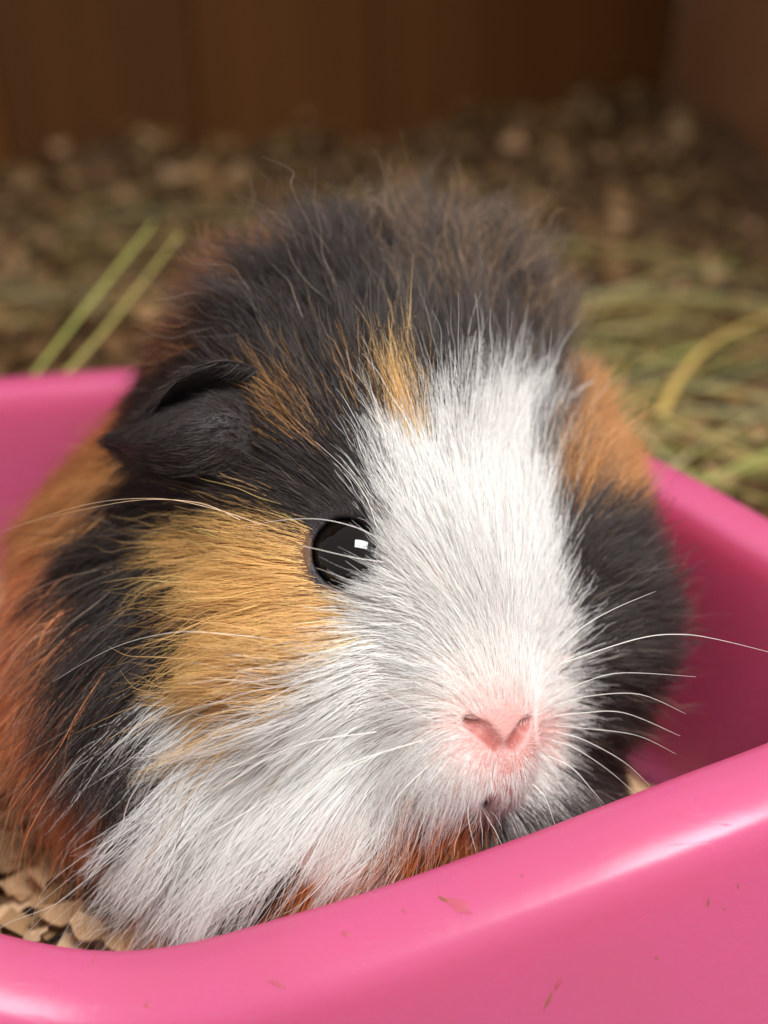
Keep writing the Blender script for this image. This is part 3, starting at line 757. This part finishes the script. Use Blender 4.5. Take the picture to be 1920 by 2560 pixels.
# skin
m, nt, b = mat('skin'); a = node(nt, 'ShaderNodeAttribute'); a.attribute_name = 'tint'
nt.links.new(a.outputs['Color'], b.inputs['Base Color']); b.inputs['Roughness'].default_value = .5; b.inputs['Specular IOR Level'].default_value = .3
b.inputs['Subsurface Weight'].default_value = .12; b.inputs['Subsurface Radius'].default_value = (.0015, .0006, .0004); b.inputs['Subsurface Scale'].default_value = .6
nz = node(nt, 'ShaderNodeTexNoise'); nz.inputs['Scale'].default_value = 2600; tc = node(nt, 'ShaderNodeTexCoord'); nt.links.new(tc.outputs['Object'], nz.inputs[0])
bp = node(nt, 'ShaderNodeBump'); bp.inputs['Strength'].default_value = .5; bp.inputs['Distance'].default_value = .0003
nt.links.new(nz.outputs[0], bp.inputs['Height']); nt.links.new(bp.outputs[0], b.inputs['Normal'])
M_SKIN = m
body = mesh_obj('body', BV, BQ, M_SKIN); own(body)
sk = np.array([seedK[kd.find(Vector(p))[1]] for p in BV])
SKIN = {'K': (.03, .02, .02), 'O': (.34, .15, .05), 'W': (.70, .52, .47), 'P': (.60, .31, .285), 'B': (.06, .03, .02), 'T': (.03, .02, .018), 'G': (.05, .04, .04), 'F': (.06, .035, .02), 'R': (.30, .12, .05), 'L': (.6, .5, .45), 'U': (.26, .11, .04)}
sc_ = np.array([SKIN[k] for k in KEYS])[sk]
hq = (BV - NOSE) @ HM.T * 1e3                      # nose and lips are pink skin, inside of the nostrils redder
pinkw = np.clip(1.6 - np.linalg.norm((hq - [-1, -2, 0]) / [6, 7, 7], axis=1), 0, 1)[:, None]
sc_ = sc_ * (1 - pinkw) + np.array([.60, .31, .285]) * pinkw
for s_ in (1, -1):                                  # moist red lining of the nostrils
    dn = np.minimum(capsule(BV, hp(-1.6, -.5, s_ * 1.3), hp(.2, -.5, s_ * 3.3), .0009), capsule(BV, hp(.2, -.5, s_ * 3.3), hp(1.7, -1.7, s_ * 5.0), .0006))
    f = np.clip(1 - dn / .0005, 0, 1)[:, None]; sc_ = sc_ * (1 - f) + np.array([.36, .11, .095]) * f
for e in EYES:
    f = np.clip(1 - (np.linalg.norm(BV - e, axis=1) - EYE_R) / .0042, 0, 1)[:, None]; sc_ = sc_ * (1 - f) + np.array([.012, .009, .010]) * f
ca = body.data.color_attributes.new('tint', 'FLOAT_COLOR', 'POINT')
ca.data.foreach_set('color', np.concatenate([sc_, np.ones((len(sc_), 1))], 1).astype(np.float32).ravel())

# eyes
m, nt, b = mat('eye_dark'); b.inputs['Base Color'].default_value = (.006, .005, .006, 1); b.inputs['Roughness'].default_value = .04
b.inputs['Specular IOR Level'].default_value = 0.0; b.inputs['Coat Weight'].default_value = 1.0; b.inputs['Coat Roughness'].default_value = .03; b.inputs['IOR'].default_value = 1.4
lw = node(nt, 'ShaderNodeTexNoise'); lw.inputs['Scale'].default_value = 300
cr = node(nt, 'ShaderNodeValToRGB'); cr.color_ramp.elements[0].color = (.0015, .0014, .002, 1); cr.color_ramp.elements[1].color = (.008, .005, .0035, 1)
tc = node(nt, 'ShaderNodeTexCoord'); nt.links.new(tc.outputs['Object'], lw.inputs[0]); nt.links.new(lw.outputs[0], cr.inputs[0]); nt.links.new(cr.outputs[0], b.inputs['Base Color'])
M_EYE = m
for e in EYES:
    bm = bmesh.new(); bmesh.ops.create_uvsphere(bm, u_segments=48, v_segments=32, radius=EYE_R)
    me = bpy.data.meshes.new('eye'); bm.to_mesh(me); bm.free(); me.materials.append(M_EYE)
    me.polygons.foreach_set('use_smooth', [True] * len(me.polygons))
    o = bpy.data.objects.new('eye', me); COL.objects.link(o); o.parent = pig; o.location = Vector(e) + PIGI

EAR_SKIN = (.032, .026, .026)
# ears: a curved flap each, with its own short fur
def ear(rows, coat, flen, dirs, n, thick=.0009):
    G = np.array([[at(*q) for q in r] for r in rows])                 # rows x cols x 3
    G = np.array([catmull(r, 7) for r in G]); G = np.array([catmull(G[:, j], 7) for j in range(G.shape[1])]).transpose(1, 0, 2)
    nr, nc = G.shape[:2]
    du = np.gradient(G, axis=1); dv = np.gradient(G, axis=0); Nm = norm(np.cross(du, dv))
    if (Nm * (G - CAM)).sum() > 0: Nm = -Nm
    edge = np.minimum(np.arange(nr), np.arange(nr)[::-1])[:, None] / 4.0; edge2 = (np.arange(nc)[::-1])[None] / 4.0
    th = thick * np.clip(np.minimum(edge, edge2), .15, 1)[..., None] * .5
    vs = np.concatenate([(G + Nm * th).reshape(-1, 3), (G - Nm * th).reshape(-1, 3)]); fs = []; o2 = nr * nc
    for i in range(nr - 1):
        for j in range(nc - 1):
            a = i * nc + j; fs.append((a, a + 1, a + nc + 1, a + nc)); fs.append((o2 + a, o2 + a + nc, o2 + a + nc + 1, o2 + a + 1))
    ring = [(0, j) for j in range(nc)] + [(i, nc - 1) for i in range(1, nr)] + [(nr - 1, j) for j in range(nc - 2, -1, -1)] + [(i, 0) for i in range(nr - 2, 0, -1)]
    rid = [i * nc + j for i, j in ring]
    for k in range(len(rid)): a, b_ = rid[k], rid[(k + 1) % len(rid)]; fs.append((a, o2 + a, o2 + b_, b_))
    o = mesh_obj('ear', vs, fs, M_SKIN); own(o)
    ca = o.data.color_attributes.new('tint', 'FLOAT_COLOR', 'POINT')
    ca.data.foreach_set('color', np.array([(*(EAR_SKIN if coat == 'K' else SKIN[coat]), 1)] * len(vs), 'f').ravel())
    gi = rng.integers(0, nr - 1, n); gj = rng.integers(0, nc - 1, n); fu = rng.random((n, 1)); fv_ = rng.random((n, 1))
    p = (G[gi, gj] * (1 - fu) + G[gi, gj + 1] * fu) * (1 - fv_) + (G[gi + 1, gj] * (1 - fu) + G[gi + 1, gj + 1] * fu) * fv_
    sgn = np.where(rng.random((n, 1)) < .7, 1, -1); q = Nm[gi, gj] * sgn
    dv_ = np.array([dx * RIGHT - dy * UP for dx, dy in dirs]); wv = (gi / (nr - 2.0))[:, None]
    T = dv_[0] * (1 - wv) + dv_[1] * wv; T = norm(T - (T * q).sum(1, keepdims=True) * q)
    L = np.full(n, flen) * (1 + .3 * vnoise(p, 120, 5)); one = np.ones(n)
    P, R = grow(p + q * thick * .3, q, T, L, .2 * one, .1 * one, 0 * one, 5, .4, 12, (3.6e-5, .8e-5), .25)
    c = np.array(COATS[coat][0]) * np.exp(rng.normal(size=(n, 1)) * COATS[coat][1])
    h = hair_object('ear_fur', P, R, np.clip(c, .004, .9)); h.data.materials.append(M_FUR); h.parent = o
    return o
e1 = ear([[(670, 930, .1640), (560, 900, .1560), (450, 940, .1570), (385, 1010, .1610)],
     [(660, 975, .1650), (560, 965, .1625), (455, 990, .1640), (365, 1032, .1650)],
     [(655, 1050, .1620), (545, 1030, .1560), (425, 1052, .1580), (318, 1070, .1660)],
     [(650, 1120, .1600), (525, 1112, .1550), (385, 1112, .1580), (262, 1098, .1670)],
     [(640, 1185, .1600), (505, 1185, .1580), (395, 1178, .1605), (305, 1150, .1670)]], 'K', .0024, ((-1, .1), (-1, 0)), 3800)
e1['label'] = 'black ear folded sideways over the orange flank'
e2 = ear([[(1360, 1010, .186), (1420, 985, .186), (1480, 1000, .189), (1510, 1040, .194)],
     [(1365, 1090, .186), (1430, 1070, .184), (1500, 1090, .188), (1545, 1120, .194)],
     [(1370, 1170, .185), (1430, 1170, .183), (1510, 1180, .187), (1565, 1200, .194)],
     [(1380, 1240, .184), (1440, 1250, .183), (1500, 1270, .187), (1550, 1290, .193)]], 'U', .007, ((.5, -1), (1, .1)), 4500)
e2['label'] = 'orange haired ear on the far side of the head'

# whiskers and long brow hairs, one part each
M_WK, nt, b = mat('whisker'); b.inputs['Base Color'].default_value = (.85, .80, .74, 1); b.inputs['Roughness'].default_value = .3
M_WT, nt, b = mat('tan_whisker'); b.inputs['Base Color'].default_value = (.70, .50, .32, 1); b.inputs['Roughness'].default_value = .3
def whisker(pts, r=7e-5, m=None):
    P = catmull([at(*p) for p in pts], 6); n = len(P); vs = []; fs = []; S = 5
    for i in range(n):
        t = norm(P[min(i + 1, n - 1)] - P[max(i - 1, 0)]); a = norm(np.cross(t, FWD)); b_ = np.cross(t, a)
        rr_ = r * (1 - .8 * (i / (n - 1)) ** 1.4)
        for k in range(S): th = 6.2832 * k / S; vs.append(P[i] + rr_ * (a * math.cos(th) + b_ * math.sin(th)))
    for i in range(n - 1):
        for k in range(S): k2 = (k + 1) % S; fs.append((i * S + k, i * S + k2, (i + 1) * S + k2, (i + 1) * S + k))
    own(mesh_obj('whisker', vs, fs, m or M_WK))
for w_ in [
    [(1400, 1620, .150), (1460, 1565, .150), (1540, 1520, .151), (1640, 1478, .153)],
    [(1400, 1660, .150), (1590, 1598, .149), (1700, 1586, .149), (1800, 1600, .150), (1960, 1640, .152)],
    [(1400, 1735, .150), (1470, 1702, .149), (1560, 1682, .149), (1740, 1692, .152)],
    [(1400, 1760, .150), (1475, 1740, .149), (1600, 1736, .149), (1715, 1785, .151)],
    [(1390, 1790, .149), (1450, 1783, .148), (1560, 1782, .148), (1700, 1840, .150)],
    [(1390, 1815, .149), (1450, 1820, .148), (1590, 1838, .148), (1690, 1885, .150)],
    [(1390, 1830, .149), (1460, 1850, .148), (1560, 1905, .148), (1625, 1965, .149)],
    [(1380, 1850, .149), (1440, 1872, .148), (1520, 1925, .148), (1590, 1985, .149)],
    [(1370, 1890, .149), (1430, 1920, .148), (1480, 1975, .148), (1510, 2010, .149)],
    [(1330, 1960, .149), (1360, 1990, .148), (1380, 2040, .148), (1392, 2080, .149)],
    [(700, 1600, .148), (500, 1580, .146), (390, 1588, .147), (270, 1625, .149), (130, 1705, .152)],
    [(1080, 1800, .146), (900, 1700, .143), (790, 1640, .142), (680, 1615, .142)],
    [(1060, 1850, .147), (830, 1930, .143), (650, 2080, .145), (540, 2230, .152)],
    [(1090, 1900, .147), (1000, 1985, .145), (930, 2110, .145), (880, 2240, .146)],
    [(1130, 1930, .148), (1070, 2020, .147), (1035, 2120, .147), (1025, 2160, .148)],
    [(1180, 1960, .148), (1170, 2040, .147), (1190, 2130, .147)],
    [(940, 1830, .147), (700, 1880, .146), (450, 2060, .150), (300, 2280, .158)],
    [(960, 1880, .147), (750, 1990, .146), (560, 2180, .150), (470, 2280, .155)]]:
    whisker(w_, random.uniform(4e-5, 7e-5))
for w_, m_ in [([(945, 1330, .150), (918, 1250, .150), (870, 1180, .151), (790, 1105, .153)], None), ([(950, 1352, .149), (900, 1322, .147), (800, 1298, .147), (690, 1302, .149), (610, 1320, .151)], None),
               ([(960, 1405, .148), (880, 1393, .146), (770, 1368, .147), (740, 1366, .149)], None), ([(650, 1310, .150), (520, 1268, .150), (380, 1246, .152), (200, 1265, .158), (-40, 1345, .165)], M_WT),
               ([(600, 1300, .151), (500, 1258, .151), (350, 1250, .153), (180, 1280, .159), (60, 1310, .163)], M_WT)]:
    whisker(w_, 6e-5, m_)

M_LID, nt, b = mat('eyelid_skin'); b.inputs['Base Color'].default_value = (.006, .005, .006, 1); b.inputs['Roughness'].default_value = .25
for e, ax_ in zip(EYES, EYE_AX):
    u_ = norm(C_ - (C_ @ ax_) * ax_); v_ = np.cross(ax_, u_); vs = []; fs = []; NA, NB = 56, 10
    for i in range(NA):
        a = 6.2832 * i / NA; ang_ = math.radians(60) * (1 - .13 * abs(math.cos(a)) + .06 * math.sin(a))
        rd = u_ * math.cos(a) + v_ * math.sin(a); d_ = ax_ * math.cos(ang_) + rd * math.sin(ang_)
        c_ = e + d_ * EYE_R * 1.02; t_ = norm(rd * math.cos(ang_) - ax_ * math.sin(ang_))
        for k in range(NB):
            b2 = 6.2832 * k / NB; vs.append(c_ + d_ * .00050 * math.cos(b2) + t_ * (.00110 * math.sin(b2) + .0007))
    for i in range(NA):
        for k in range(NB): i2, k2 = (i + 1) % NA, (k + 1) % NB; fs.append((i * NB + k, i2 * NB + k, i2 * NB + k2, i * NB + k2))
    own(mesh_obj('eyelid', vs, fs, M_LID))
